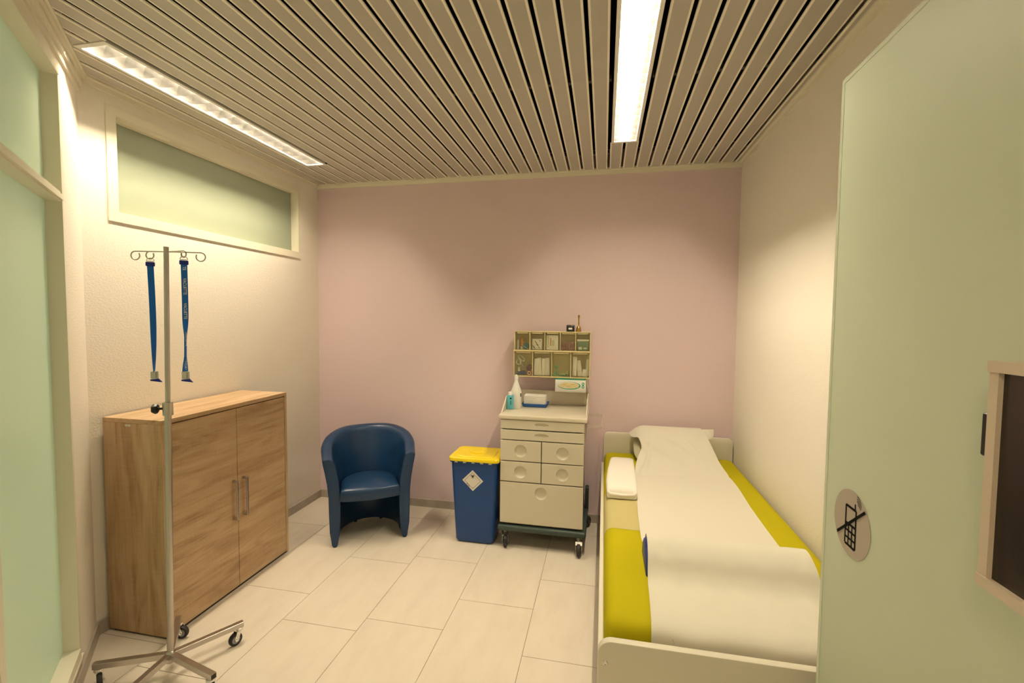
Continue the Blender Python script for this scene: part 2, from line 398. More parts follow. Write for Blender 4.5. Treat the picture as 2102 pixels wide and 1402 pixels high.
# ================================================================== ceiling lamps
M['tube_dim'] = mat('lit_tube_dim', (1,1,1), .5, emit=(1,.78,.50), estr=TUBE_STRENGTH*.18)
def make_lamp(loc, length, label, tube='tube'):
    L = length; t = thing('ceiling_light', label, 'ceiling light', loc, 0, 'recessed louvre ceiling lights')
    ow, iw, oe = LW, .063, .020
    fr = new('lamp_white')
    fr.box((-ow,0,-.004),(-iw,L,.003)).box((iw,0,-.004),(ow,L,.003)).box((-iw,0,-.004),(iw,oe,.003)).box((-iw,L-oe,-.004),(iw,L,.003))
    fr.out('frame', t, sharp=0)
    ho = new('lamp_white')                              # housing: open-bottomed trough
    hw, hz = .071, .092
    ho.box((-hw,.006,.004),(-hw+.003,L-.006,hz)).box((hw-.003,.006,.004),(hw,L-.006,hz)).box((-hw,.006,hz),(hw,L-.006,hz+.003))
    ho.box((-hw,.006,.004),(hw,.009,hz)).box((-hw,L-.009,.004),(hw,L-.006,hz)).out('housing', t, sharp=0)
    re = new('alu_side', True)                               # curved side reflectors
    for sx in (-1, 1):
        P = []
        for k in range(6):
            q = k/5; P.append((sx*(iw-.001 - .026*q**1.8), .002+.050*q))
        re.loops([[(x,oe,z) for x, z in P], [(x,L-oe,z) for x, z in P]], False)
    re.out('reflector', t, sharp=0, recalc=False)
    n = 17; b0 = None                                   # V-shaped cross blades
    y = oe; st = (L-2*oe)/n
    n = max(4, round((L-2*oe)/.0825)); st = (L-2*oe)/n
    for k in range(n+1):
        if b0 is None:
            lo = new('alu', True); prof = []
            for side in (-1, 1):
                P = []
                for j in range(4):
                    q = j/3; th = .0006+.0058*q**1.5; P.append((side*th, .002+.046*q, iw-.001-.026*(q*.92)**1.8))
                prof += P[::-1] if side < 0 else P
            lo.loops([[(-hx,py,pz) for py, pz, hx in prof], [(hx,py,pz) for py, pz, hx in prof]], False)
            b0 = lo.out('louvre_blade', t, sharp=40, recalc=False)
        else: b0 = b0.copy(); COL.objects.link(b0)
        b0.parent = t; b0.location = (0, oe+k*st, 0)
    new(tube, True).cyl((0,.03,.066), (0,L-.03,.066), .0125, 12).out('tube', t, label='lit fluorescent tube')
    return t
make_lamp((LAMPS[0][0], LAMPS[0][1], H), LAMPS[0][2]-LAMPS[0][1], 'long louvred ceiling light nearest the left wall, above the oak cabinet')
make_lamp((LAMPS[1][0], LAMPS[1][1], H), LAMPS[1][2]-LAMPS[1][1], 'long louvred ceiling light glaring white over the left edge of the bed')
t = thing('ceiling_light', 'round opal ceiling light over the doorway, left of the glass door', 'ceiling light', (-.36, -.80, H))
new('lamp_white', True).lathe([(.152,.004),(.168,.002),(.170,-.012),(.165,-.020),(.150,-.020),(.150,-.012)], seg=40, cap0=False, cap1=False).out('rim', t)
new('tube_dim', True).lathe([(.149,-.012),(.120,-.020),(.060,-.024),(.002,-.025)], seg=40, cap0=False).out('diffuser', t, recalc=True)

# ================================================================== oak cabinet
CX0, CX1, CY0, CY1, CT = XL+.016, -1.945, 1.672, 2.495, 1.021
t = thing('cabinet', 'light oak two-door cabinet standing against the left wall', 'cabinet', ((CX0+CX1)/2, (CY0+CY1)/2, 0))
hx, hy = (CX1-CX0)/2, (CY1-CY0)/2; Z0 = .008
cb = new('oak_h').rbox((-hx,-hy,CT-.021),(hx,hy,CT),.0012,1); cb.out('top_panel', t)
new('oak_v').rbox((-hx,-hy,Z0),(hx,-hy+.020,CT-.0212),.001,1).out('side_panel', t)
new('oak_v').rbox((-hx,hy-.020,Z0),(hx,hy,CT-.0212),.001,1).out('side_panel', t)
new('oak_h').box((-hx+.002,-hy+.02,Z0+.006),(hx-.022,hy-.02,Z0+.026)).box((-hx,-hy+.02,Z0+.03),(-hx+.008,hy-.02,CT-.022)).out('carcass', t, sharp=0)
spl = 2.098-(CY0+CY1)/2
for i, (a, b, hyy) in enumerate(((-hy+.022, spl-.0015, 2.065), (spl+.0015, hy-.022, 2.135))):
    d = new('oak_h').rbox((hx-.020,a,Z0+.004),(hx-.001,b,CT-.026),.001,1).out('door', t)
    yy = hyy-(CY0+CY1)/2; h = new('steel')
    h.rbox((hx+.022,yy-.006,.395),(hx+.030,yy+.006,.610),.0015,1)
    for z in (.395,.598): h.rbox((hx-.001,yy-.006,z),(hx+.024,yy+.006,z+.013),.001,1)
    h.out('handle', d, label='satin metal bar handle')
new('black').box((-hx+.02,-hy+.006,.0),(hx-.006,hy-.006,Z0+.001)).out('floor_gap_shade', t, sharp=0, label='black strip for the shade under the cabinet')  # black box stands in for the shade in the gap above the floor
q = new('label').box((-hx+.13,-hy-.0012,.985),(-hx+.16,-hy,.995)); q.use('clip_grey').box((-hx+.138,-hy-.0016,.987),(-hx+.150,-hy-.0012,.993)); q.out('tag', t, sharp=0, label='tiny white tag')

# ================================================================== drip stand
def caster(parent, at, ang, r=.027):
    """twin swivel caster under a leg tip; ang = heading of the wheel"""
    c, s = math.cos(ang), math.sin(ang)
    def xf(p): return Vector((at[0]+c*p.x-s*p.y, at[1]+s*p.x+c*p.y, p.z))
    top = at[2]; m = new('chrome', True); m.xf = xf
    m.lathe([(.008,top),(.016,top-.002),(.018,top-.010),(.012,top-.014),(.006,top-.016)], (0,0,0), 16)
    m.use('chrome', False)
    for sy in (-1, 1): m.prism([(-.006,top-.013),(.014,top-.013),(.024,r+.006),(.020,r-.008),(.010,r-.006)], sy*.0125-.001, sy*.0125+.001, 'xz')
    m.box((-.006,-.0125,top-.014),(.014,.0125,top-.011)); m.cyl((.016,-.016,r),(.016,.016,r),.0035,8)
    o = m.out('caster', parent, label='chrome swivel caster')
    wh = new('rubber', True); wh.xf = xf
    wh.lathe([(r*.62,-.009),(r*.93,-.009),(r,-.004),(r,.004),(r*.93,.009),(r*.62,.009)], (.016,0,r), 24, 'y', False, False)
    wh.use('wheel_grey').lathe([(.003,-.0095),(r*.60,-.0075),(r*.64,-.009)], (.016,0,r), 24, 'y', True, False)
    wh.lathe([(r*.64,.009),(r*.60,.0075),(.003,.0095)], (.016,0,r), 24, 'y', False, True)
    wh.out('wheel', o, label='black rubber wheel')
    return o
HX, HY = -1.738, 1.505
t = thing('drip_stand', 'tall steel drip stand on five casters in front of the cabinet', 'drip stand', (HX, HY, 0))
def pole(z): return Vector((.035*(z-.1)/1.666, 0, z))
new('steel', True).cyl(pole(.09), pole(1.10), .0122, 20).out('lower_pole', t)
new('steel', True).cyl(pole(1.09), pole(1.766), .0090, 18).out('upper_pole', t)
m = new('steel', True); cz = 1.094; p = pole(1.12)
m.lathe([(.0123,cz),(.0175,cz),(.018,cz+.003),(.018,cz+.050),(.0168,cz+.053),(.0091,cz+.053)], (p.x,0,0), 24, cap0=False, cap1=False).out('collar', t)
m = new('black', True); a = math.radians(205); kd = Vector((math.cos(a), math.sin(a), 0)); kp = Vector((p.x,0,cz+.027))
m.cyl(kp+kd*.016, kp+kd*.036, .005, 12)
kz = Vector((0,0,1)); ks = kd.cross(kz)
L = []
for d, r in ((.034,.010),(.036,.017),(.044,.020),(.052,.017),(.054,.008)):
    L.append([kp+kd*d+(kz*math.cos(2*PI*k/24)+ks*math.sin(2*PI*k/24))*(r*(1+.06*math.cos(6*2*PI*k/24))) for k in range(24)])
m.loops(L, True, True, True); m.out('clamp_knob', t, label='black plastic clamp knob')
m = new('steel', True).lathe([(.012,.058),(.017,.060),(.019,.075),(.019,.098),(.015,.104),(.0124,.107)], (0,0,0), 20); m.out('hub', t)
for k in range(5):
    a = math.radians(-12+72*k); c, s = math.cos(a), math.sin(a)
    lg = new('steel')
    lg.xf = lambda p, c=c, s=s: Vector((c*p.x-s*p.y, s*p.x+c*p.y, p.z))
    LL, hw = .272, .0115
    zt = lambda x: .100-.004*(x/LL)
    R = []
    for x in (.012, LL): R.append([(x,-hw,zt(x)-.0225),(x,hw,zt(x)-.0225),(x,hw,zt(x)-.001),(x,hw-.001,zt(x)),(x,-hw+.001,zt(x)),(x,-hw,zt(x)-.001)])
    lg.loops(R, True, True, True)
    lg.use('black').box((LL-.001,-hw+.002,zt(LL)-.0205),(LL+.0006,hw-.002,zt(LL)-.002))
    lo = lg.out('leg', t, sharp=25)
    caster(t, ((LL-.018)*c, (LL-.018)*s, .0745), [2.2,-1.9,.25,-.6,1.][k], .0285)
# four wire hooks with curled ends
HZ = 1.747
def hook(low):
    """wire arm from the pole top whose curl has its lowest point at low (stand coordinates)"""
    z = Vector((0,0,1)); p0 = pole(HZ); v = Vector(low)-p0; dist = Vector((v.x,v.y,0)).length; d = Vector((v.x,v.y,0))/dist
    r = (HZ-low[2])/2; cen = p0+d*dist-z*r; pts = [p0, p0+d*dist*.5, p0+d*(dist-.004)]
    for k in range(17):
        th = PI/2-2*PI*.84*k/16; pts.append(cen+d*r*math.cos(th)+z*r*math.sin(th))
    new('steel', True).tube(pts, .0024, 8).out('hook', t, label='curled wire hook')
for low in ((-.026,-.015,1.7173), (-.078,-.030,1.714), (.130,-.012,1.7213), (.150,.045,1.713)): hook(low)

# blue tourniquet straps hanging from the hooks
def strap(label, top, drop, tw_top, twist, printed):
    t = thing('tourniquet_strap', label, 'tourniquet strap', top, 0, 'blue straps on the drip stand')
    ang0 = math.radians(44)                               # faces the room
    m = new('chrome', True); pts = []                     # D ring
    ex = Vector((math.cos(ang0), math.sin(ang0), 0)); ez = Vector((0,0,1)); ey = Vector((-math.sin(ang0), math.cos(ang0), 0))
    for k in range(13):
        th = PI*k/12; pts.append(ex*.0125*math.cos(th)+ez*(.0125*math.sin(th)-.014))
    m.tube(pts, .0016, 8, closed=True).out('ring', t, label='metal d ring')
    bk = new('strap_dark', True); bk.xf = lambda p: ex*p.x+ey*p.y+ez*p.z
    bk.rbox((-.0148,-.005,-.034),(.0148,.005,-.017),.003,2); bk.out('buckle', t, label='dark blue plastic slider')
    st = new('strap', False); n = 40; rows = []
    for side in (0, 1):
        R = []
        for k in range(n+1):
            q = k/n; z = -.030-drop*q; th = twist(q); wd = .0105*(1-.06*q)
            dirx = ex*math.cos(th)+ey*math.sin(th); nrm = -ex*math.sin(th)+ey*math.cos(th)
            c = Vector((.004*math.sin(q*3)+.008*q*tw_top, 0, z))
            R.append((c-dirx*wd+nrm*(.0011*(1 if side else -1)), c+dirx*wd+nrm*(.0011*(1 if side else -1))))
        rows.append(R)
    st.use('strap', True)
    st.loops([[A[0], A[1], B[1], B[0]] for A, B in zip(rows[0], rows[1])], True, True, True)
    so = st.out('strap', t, sharp=50)
    if printed:
        def word(txt, zc, size, q):
            th = twist(q); dirx = ex*math.cos(th)+ey*math.sin(th); nrm = -ex*math.sin(th)+ey*math.cos(th)
            cc = Vector((.004*math.sin(q*3)+.008*q*tw_top, 0, zc)) - nrm*.0018
            mt = Matrix.Identity(4)                        # text runs downwards
            mt.col[0][:3] = -ez*.88; mt.col[1][:3] = dirx; mt.col[2][:3] = -nrm; mt.translation = cc
            text_mesh(txt, size, 'strap_text', 'lettering', so, mt, 1.0, .00012)
        word('TE', -.048, .0150, .04); word('VACUETTE', -.118, .0150, .207); word('VACUETTE', -.214, .0145, .433)
        word('VACUETTE', -.322, .0135, .687); word('VACUET', -.425, .0125, .93)
    e = Vector((.004*math.sin(3)+.008*tw_top, 0, -.030-drop))
    cl = new('clip_grey', True); cl.xf = lambda p: e+ex*p.x+ey*p.y+ez*p.z
    cl.rbox((-.011,-.007,-.026),(.014,.007,.004),.0025,2); cl.use('black', False).box((.0055,-.0075,-.024),(.0068,-.0055,.001)); cl.out('clip', t, label='pale grey plastic clip')
    fl_ = new('strap_dark', False); fl_.xf = lambda p: e+ex*p.x+ey*p.y+ez*p.z
    fl_.loops([[(-.013,-.009,-.029),(.014,-.009,-.027),(.014,.009,-.027),(-.013,.009,-.029)],[(-.012,-.010,-.033),(.025,-.010,-.041),(.025,.008,-.041),(-.012,.008,-.033)]], True, True, True)
    fl_.out('release_flap', t, sharp=0, label='dark blue release flap'); return t
TP = Vector((HX, HY, 0))
def tw_l(q): return 0.05 + 1.42*max(0,(q-.30)/.70)**1.5
def tw_r(q):
    if q < .46: return .08
    if q < .66: return .08+1.22*((q-.46)/.2)
    if q < .86: return 1.30
    return 1.30-.95*((q-.86)/.14)
strap('plain blue strap hanging left of the steel pole, edge turned near its clip', TP+Vector((-.026,-.015,1.723)), .425, .35, tw_l, False)
strap('blue strap with white printed lettering hanging right of the steel pole', TP+Vector((.130,-.012,1.727)), .425, -1.0, tw_r, True)

# ================================================================== blue tub chair
t = thing('armchair', 'dark blue leather tub chair against the mauve wall', 'armchair', (-1.489, 2.7035, 0), math.radians(31.3))
def plan(u):
    """centre line of the tub: u 0 left front -> 1 right front; returns point and outward normal"""
    a, yb, ys = .222, .395, .150
    L1 = ys; Larc = PI*.5*(a+yb-ys)*1.02; T = 2*L1+Larc; d = u*T
    if d < L1: return Vector((-a, d, 0)), Vector((-1, 0, 0))
    if d > T-L1: return Vector((a, T-d, 0)), Vector((1, 0, 0))
    th = PI - PI*(d-L1)/Larc; x, y = a*math.cos(th), (yb-ys)*math.sin(th)
    nrm = Vector((math.cos(th)/a, math.sin(th)/(yb-ys), 0)).normalized()
    return Vector((x, ys+y, 0)), nrm
def ztop(u):
    q = min(u, 1-u)*2; q = min(1, q/.80); return .580+.118*(q*q*(3-2*q))
sh = new('leather', True); NU = 72; Ls = []
for i in range(NU+1):
    u = i/NU; p, n_ = plan(u); zt = ztop(u); back = min(1, min(u,1-u)*2/.5)
    zb = .004+.010*back
    def fl_(z): 
        q = max(0, (z-.30)/(zt-.30)); return (.040+.028*back)*q**1.7
    th = .036
    endq = max(0, 1-min(u,1-u)/.018); th_e = th*(1-.25*endq**2); fo = Vector((0, .012*endq**2, 0))
    prof = []
    tb = .018 if back < .5 else .026                  # the feet narrow towards the floor
    for z, o in ((zb,-tb+.006),(zb,tb-.006),(zb+.012,tb),(.10,th_e*.86),(.22,th_e*.97),(.33,th_e),(.42,th_e),(.50,th_e),(zt-.040,th_e)): prof.append((o, z))
    prof += [(th_e*.93, zt-.012), (th_e*.72, zt-.003), (0, zt+.001), (-th_e*.78, zt-.004), (-th_e*.96, zt-.014), (-th_e, zt-.04)]
    for z, o in ((.50,-th_e),(.42,-th_e),(.33,-th_e),(.22,-th_e*.97),(.10,-th_e*.86),(zb+.012,-tb)): prof.append((o, z))
    Ls.append([p+fo+n_*(o+fl_(z))+Vector((0,0,z)) for o, z in prof])
sh.loops(Ls, True, True, True); sh.out('shell', t, sharp=60)
se = new('leather', True); pl = []
for i in range(NU+1):
    u = i/NU; p, n_ = plan(u); pl.append(p-n_*.034)
fr = [Vector((.188-.376*k/16, -.006-.022*math.sin(PI*k/16), 0)) for k in range(1,16)]
pl = pl+fr; cen = Vector((0,.17,0)); Ls = []
for z, sc in ((.300,.985),(.304,1.0),(.352,1.0),(.366,.985),(.375,.95),(.381,.86),(.388,.6),(.392,.3),(.393,.02)):
    Ls.append([cen+(p-cen)*sc+Vector((0,0,z+(.010*max(0,(p.y-.05))*0))) for p in pl])
se.loops(Ls, True, True, True); se.out('seat', t, sharp=50, label='padded blue leather seat')
for x, y in ((-.09,.372),(.09,.372),(-.222,.02),(.222,.02)): new('black').cyl((x,y,0),(x,y,.0155 if y > .1 else .0045),.012,10).out('glide', t)

# ================================================================== clinical waste bin
BX, BY = -.820, 2.945
t = thing('waste_bin', 'tall blue clinical waste bin with yellow lid beside the drawer trolley', 'waste bin', (BX, BY, 0))
bd = new('bin_blue', True); Ls = []
def bprof(z):
    q = z/.57; return .262+.052*q, .200+.050*q
for z, ins in ((0,.016),(.006,.006),(.02,0),(.10,0),(.30,0),(.55,0),(.562,0)):
    w_, d_ = bprof(z); Ls.append([(x,y,z) for x, y in rr(0,0,w_-2*ins,d_-2*ins,.028,5)])
bd.loops(Ls, True, True, True)
for z0, z1, ex_ in ((.548,.566,.008),):
    w_, d_ = bprof(.56); bd.loops([[(x,y,z) for x, y in rr(0,0,w_+2*e_,d_+2*e_,.03,5)] for z, e_ in ((z0,.0),(z0+.002,ex_),(z1,ex_),(z1,.0))], True, False, True)
bd.out('body', t, sharp=40)
ld = new('bin_yellow', True); w_, d_ = bprof(.57)
ld.loops([[(x,y,z) for x, y in rr(0,0,w_+2*e_,d_+2*e_,.034,5)] for z, e_ in ((.560,.012),(.561,.014),(.577,.014),(.583,.010),(.585,.004),(.581,-.010),(.581,-.030),(.586,-.034),(.586,-.055))], True, True, True)
L = []
for r, z in ((.066,.586),(.064,.589),(.060,.589),(.056,.582),(.001,.582)): L.append([(r*math.cos(2*PI*k/32), r*.72*math.sin(2*PI*k/32), z) for k in range(32)])
ld.loops(L)
pts = [(-.006+.046*math.cos(a), -.004+.026*math.sin(a), .5885) for a in [PI*.95+PI*.85*k/12 for k in range(13)]]
ld.tube(pts, .0048, 8)
ld.out('lid', t, sharp=40, label='bright yellow lid with oval grip')
for k in range(5):
    x = -.115+k*.0575; new('label').box((x-.010,-d_/2-.0105,.551),(x+.010,-d_/2-.006,.557)).out('latch', t, sharp=0, label='pale locking tab under the lid')
# diamond hazard label
def on_front(p):                                       # label plane on the tapered front
    z = p.z; w2, d2 = bprof(z); return Vector((p.x, -d2/2-.0008-p.y, z))
cx, cz, hd = -.005, .432, .071
m = new('label'); m.xf = on_front
m.loops([[(cx,y,cz+hd),(cx+hd,y,cz),(cx,y,cz-hd),(cx-hd,y,cz)] for y in (0,.0006)], True, True, True)
lb = m.out('hazard_label', t, sharp=0, label='white diamond biohazard label')
m = new('ink'); m.xf = on_front
r1, r2_ = .055, .0525
for k in range(4):
    a, b = PI/2*k, PI/2*(k+1)
    P = [(cx+r*math.cos(q), .0010, cz+r*math.sin(q)) for r, q in ((r1,a),(r1,b),(r2_,b),(r2_,a))]
    m.f([m.v(p) for p in P])
bc = cz+.029                                            # biohazard trefoil
for k in range(3):
    a = PI/2+2*PI*k/3; ox, oz = cx+.0072*math.cos(a), bc+.0072*math.sin(a)
    pts = []
    for j in range(21):
        th = a+.55+(2*PI-1.1)*j/20; w2 = .0008+.0018*math.sin(PI*j/20)
        pts.append((ox, oz, th, w2))
    A = [m.v((ox+(.0072+w2)*math.cos(th), .0012, oz+(.0072+w2)*math.sin(th))) for ox, oz, th, w2 in pts]
    B = [m.v((ox+(.0072-w2*.6)*math.cos(th), .0012, oz+(.0072-w2*.6)*math.sin(th))) for ox, oz, th, w2 in pts]
    for j in range(20): m.f([A[j], A[j+1], B[j+1], B[j]])
R = [(.0062,.0012),(.0048,.0012)]
m.loops([[(cx+r*math.cos(2*PI*k/24), y, bc+r*math.sin(2*PI*k/24)) for k in range(24)] for r, y in R])
m.disc((cx, cz-.046), .002, .0010, 'xz', 8)
m.out('hazard_symbol', lb, sharp=0, recalc=False, label='black biohazard symbol and border')
mt = Matrix.Rotation(-PI/4, 4, 'Y')
w2, d2 = bprof(.39)
T = Matrix.Translation((cx-.0312, -d2/2-.0026, cz-.0312)) @ Matrix.Rotation(PI/4, 4, 'Y') @ Matrix.Rotation(PI/2, 4, 'X')
text_mesh('UN 3291', .0092, 'ink', 'hazard_text', lb, T, 1.0, .0001)

# ================================================================== drawer trolley
TX, TY = -.375, 2.845
t = thing('medical_trolley', 'cream drawer trolley on black casters between bin and bed', 'trolley', (TX, TY, 0))
WX, WTZ, TD = .272, .875, .445
bo = new('trolley').rbox((-WX+.006,.020,.152),(WX-.014,TD-.03,.852),.006,2); bo.use('steel_gap_shade').box((-WX+.012,.0185,.160),(WX-.020,.0205,.846)); bo.out('body', t)  # thin dark sheet behind the fronts paints the shade in the drawer gaps
top = new('worktop').rbox((-WX-.012,-.008,.848),(WX+.012,TD,.875),.006,3); top.out('worktop', t)
# raised lips round the worktop
for sx in (-1, 1):
    m = new('worktop'); x0 = sx*(WX+.004)
    m.prism([(.05,.875),(.20,.958),(TD-.01,.975),(TD-.01,.875)], x0-.004, x0+.004, 'yz'); m.out('side_lip', t, sharp=0)
new('worktop').rbox((-WX,TD-.012,.875),(WX,TD-.004,.975),.002,1).out('back_panel', t)
def drawer(x0, x1, z0, z1, grip, big=False):
    """drawer front with a scooped grip: disc = round finger bowl, slot = flat oval"""
    cxx, czz = (x0+x1)/2, (z0+z1)/2
    if grip == 'slot': rx, rz = .045, .0125
    elif big: rx, rz = .0405, .0405; czz = z1-.062
    else: rx, rz = .0405, .0405
    if grip == 'slot': czz = (z0+z1)/2+.004
    m = new('trolley'); N = 32; yf = 0.; dep = .012 if grip == 'slot' else .014
    ang = [2*PI*k/N for k in range(N)]
    ring = [m.v((cxx+rx*math.cos(a), yf, czz+rz*math.sin(a))) for a in ang]
    outer = []
    hw, hh = (x1-x0)/2-.0018, (z1-z0)/2-.0018; cz0 = (z0+z1)/2; cx0 = (x0+x1)/2
    for a in ang:                                        # project the ring onto the rectangle
        dx, dz = rx*math.cos(a), rz*math.sin(a)
        tq = []
        if dx > 1e-6: tq.append((cx0+hw-.002-cxx)/dx)
        if dx < -1e-6: tq.append((cx0-hw+.002-cxx)/dx)
        if dz > 1e-6: tq.append((cz0+hh-.002-czz)/dz)
        if dz < -1e-6: tq.append((cz0-hh+.002-czz)/dz)
        q = min(tq); outer.append([cxx+q*dx, czz+q*dz])
    for cxn, czn in ((cx0+hw-.002,cz0+hh-.002),(cx0-hw+.002,cz0+hh-.002),(cx0-hw+.002,cz0-hh+.002),(cx0+hw-.002,cz0-hh+.002)):
        k = min(range(N), key=lambda i: (outer[i][0]-cxn)**2+(outer[i][1]-czn)**2); outer[k] = [cxn, czn]
    O = [m.v((x, yf, z)) for x, z in outer]
    O2 = [m.v((x+(.002 if x > cx0 else -.002), yf+.002, z+(.002 if z > cz0 else -.002)) if False else (cx0+(x-cx0)*hw/(hw-.002), yf+.002, cz0+(z-cz0)*hh/(hh-.002))) for x, z in outer]
    O3 = [m.v((cx0+(x-cx0)*hw/(hw-.002), yf+.022, cz0+(z-cz0)*hh/(hh-.002))) for x, z in outer]
    for A, B in ((ring,O),(O,O2),(O2,O3)):
        for k in range(N): m.f([A[k], A[(k+1)%N], B[(k+1)%N], B[k]])
    m.f(O3)
    m.sm = True; prev = ring
    for q, dd in ((.97,.25),(.90,.55),(.75,.82),(.5,.97),(.2,1.0)):
        cur = [m.v((cxx+rx*q*math.cos(a), yf+dep*dd, czz+rz*q*math.sin(a)-(.15*dd*rz*(1-q)))) for a in ang]
        for k in range(N): m.f([prev[k], prev[(k+1)%N], cur[(k+1)%N], cur[k]])
        prev = cur
    m.f(prev)
    return m.out('drawer', t, sharp=28)
XA, XB, XM = -WX, WX-.004, -.002
drawer(XA, XB, .784, .846, 'slot'); drawer(XA, XB, .714, .780, 'slot')
drawer(XA, XM-.001, .576, .711, 'disc'); drawer(XM+.001, XB, .576, .711, 'disc')
drawer(XA, XM-.001, .440, .573, 'disc'); drawer(XM+.001, XB, .440, .573, 'disc')
bigd = drawer(XA, XB, .164, .437, 'disc', True)
m = new('label')
for k, (a, b) in enumerate(((0,.012),(.016,.024),(.028,.034),(.038,.050),(.054,.058),(.066,.080))): m.box((XA+.018+a,-.0006,.414-.0008*k),(XA+.018+b,0,.419-.0008*k))
m.out('worn_lettering', bigd, sharp=0, label='worn pale lettering')
bs = new('base_green', True).rbox((-WX-.012,-.014,.112),(WX+.016,TD-.01,.150),.012,3)
bs.rbox((WX-.006,TD-.07,.12),(WX+.018,TD-.005,.30),.008,2); bs.out('base_frame', t, label='dark grey-green base frame')
def tcaster(x, y, ang):
    c, s = math.cos(ang), math.sin(ang); xf = lambda p: Vector((x+c*p.x-s*p.y, y+s*p.x+c*p.y, p.z))
    m = new('fork_grey', True); m.xf = xf
    m.cyl((0,0,.085),(0,0,.114),.016,14)
    for sy in (-1, 1):
        m.sm = False
        m.prism([(-.012,.088),(.014,.088),(.040,.046),(.034,.032),(.020,.034)], sy*.019-.002, sy*.019+.002, 'xz')
    m.prism([(-.012,.090),(.016,.090),(.036,.074),(.030,.068),(-.004,.080)], -.021, .021, 'xz')
    o = m.out('caster', t, label='grey swivel caster fork')
    wm = new('rubber', True); wm.xf = xf
    wm.lathe([(.008,-.013),(.034,-.013),(.040,-.008),(.040,.008),(.034,.013),(.008,.013)], (.028,0,.0405), 28, 'y')
    wm.out('wheel', o, label='black rubber wheel')
tcaster(-WX+.030, .035, math.radians(-75)); tcaster(WX-.028, .010, math.radians(-88))
tcaster(-WX+.035, TD-.06, math.radians(150)); tcaster(WX-.005, TD-.06, math.radians(60))
m = new('acrylic')                                     # push handle on the right side
m.rbox((WX+.006,.060,.806),(WX+.104,.068,.826),.002,1).rbox((WX+.006,TD-.032,.806),(WX+.104,TD-.024,.826),.002,1).rbox((WX+.096,.060,.806),(WX+.104,TD-.024,.826),.002,1)
m.use('chrome', True)
for y in (.064, TD-.028): m.cyl((WX+.068,y-.010,.828),(WX+.068,y+.010,.828),.005,10)
m.out('push_handle', t, label='clear acrylic push handle with chrome fittings')
m = new('worktop'); 
m.tube([(WX+.010,TD-.045,.905),(WX+.008,TD-.055,.985),(WX-.006,TD-.085,1.045),(WX-.012,TD-.09,1.10)], .005, 8)
m.out('bracket_rod', t, sharp=30)
for x in (-WX+.03, WX-.021): new('worktop').box((x-.009,TD-.035,.90),(x+.009,TD-.028,1.12)).out('support_post', t, sharp=0)

# ================================================================== tilt-bin organiser above the trolley
OX0, OX1, OZ0, OZ1, OZM0, OZM1, OYF, OYB = -.628, -.089, 1.084, 1.408, 1.261, 1.281, 3.190, 3.285
t = thing('bin_organizer', 'ivory wall organizer with nine clear compartments above the trolley', 'organizer', ((OX0+OX1)/2, OYF, OZ0))
ocx = (OX0+OX1)/2; hw = (OX1-OX0)/2; hz = OZ1-OZ0
m = new('organizer'); d = OYB-OYF; th = .006
m.box((-hw-.0006,-.0006,hz-th),(hw+.0006,d+.0006,hz+.0004)); m.box((-hw+.0005,d-.004,0),(hw-.0005,d-.0003,hz-.001))
m.box((-hw-.002,-.014,OZM0-OZ0+.004),(hw+.001,d,OZM0-OZ0+.014)); m.box((-hw-.0028,-.0088,-.0006),(hw+.0006,d+.0006,th))
m.box((-hw,0,OZM1-OZ0-.008),(-hw+.005,d,hz)); m.box((hw-.005,0,OZM1-OZ0-.008),(hw,d,hz))
m.box((-hw-.002,-.008,0),(-hw+.003,d,OZM0-OZ0+.006)); m.box((hw-.006,-.008,0),(hw-.001,d,OZM0-OZ0+.006))
topx = [-.6225,-.516,-.4086,-.2997,-.1923,-.0915]; botx = [-.6255,-.4934,-.3577,-.2230,-.0915]
for x in topx[1:-1]: m.box((x-ocx-.002,-.001,OZM1-OZ0-.006),(x-ocx+.002,d,hz-th))
for x in botx[1:-1]: m.box((x-ocx-.002,-.008,th),(x-ocx+.002,d,OZM0-OZ0+.004))
m.out('casing', t, sharp=0)
cells = []
for row, xs, z0, z1, yo in ((0,topx,OZM1-OZ0-.007,hz-th,.002), (1,botx,th,OZM0-OZ0+.003,-.006)):
    for a, b in zip(xs, xs[1:]):
        a2, b2 = a-ocx+.0035, b-ocx-.0035
        m = new('bin_clear').box((a2,yo,z0+.001),(b2,yo+.0015,z1-.012)).box((a2,yo,z0+.001),(b2,d-.02,z0+.0022))
        m.use('organizer').box((a2+.012,yo-.004,z1-.010),(b2-.012,yo+.002,z1-.004))
        m.out('clear_bin', t, sharp=0); cells.append((a2+ocx, b2+ocx, z0+OZ0+.0028, z1+OZ0-.012, OYF+yo+.004))
# --- contents (each lies loose in its compartment)
def item(name, label, cat, mb, loc, rot=None, group=None, sharp=35):
    o = mb.out(name, None, loc, rot, sharp=sharp); return tag(o, label, cat, group)
c = cells[0]; X, Z, Y = c[0], c[2], c[4]
item('marker_pen', 'white pen standing at the left end of the top row of compartments', 'pen', new('white', True).lathe([(.0045,0),(.0055,.002),(.0055,.058),(.004,.062),(.004,.070)]), (X+.014, Y+.02, Z))
item('pill_tube', 'orange tube with cream base beside the white pen', 'tube', MB().use(plain('orange',(.62,.22,.01),.4), True).lathe([(.010,.018),(.0105,.02),(.0105,.078),(.006,.086),(.005,.095)]).use('paper', True).lathe([(.0112,0),(.0112,.019)]), (X+.041, Y+.03, Z))
item('cotton_pad', 'round teal pad beside the orange tube in the top left compartment', 'pad', MB().use(plain('teal',(.02,.15,.19),.6), True).lathe([(.005,-.006),(.022,-.007),(.024,-.003),(.024,.003),(.022,.007),(.005,.006)], (0,0,.0245), 24, 'y'), (X+.073, Y+.022, Z))
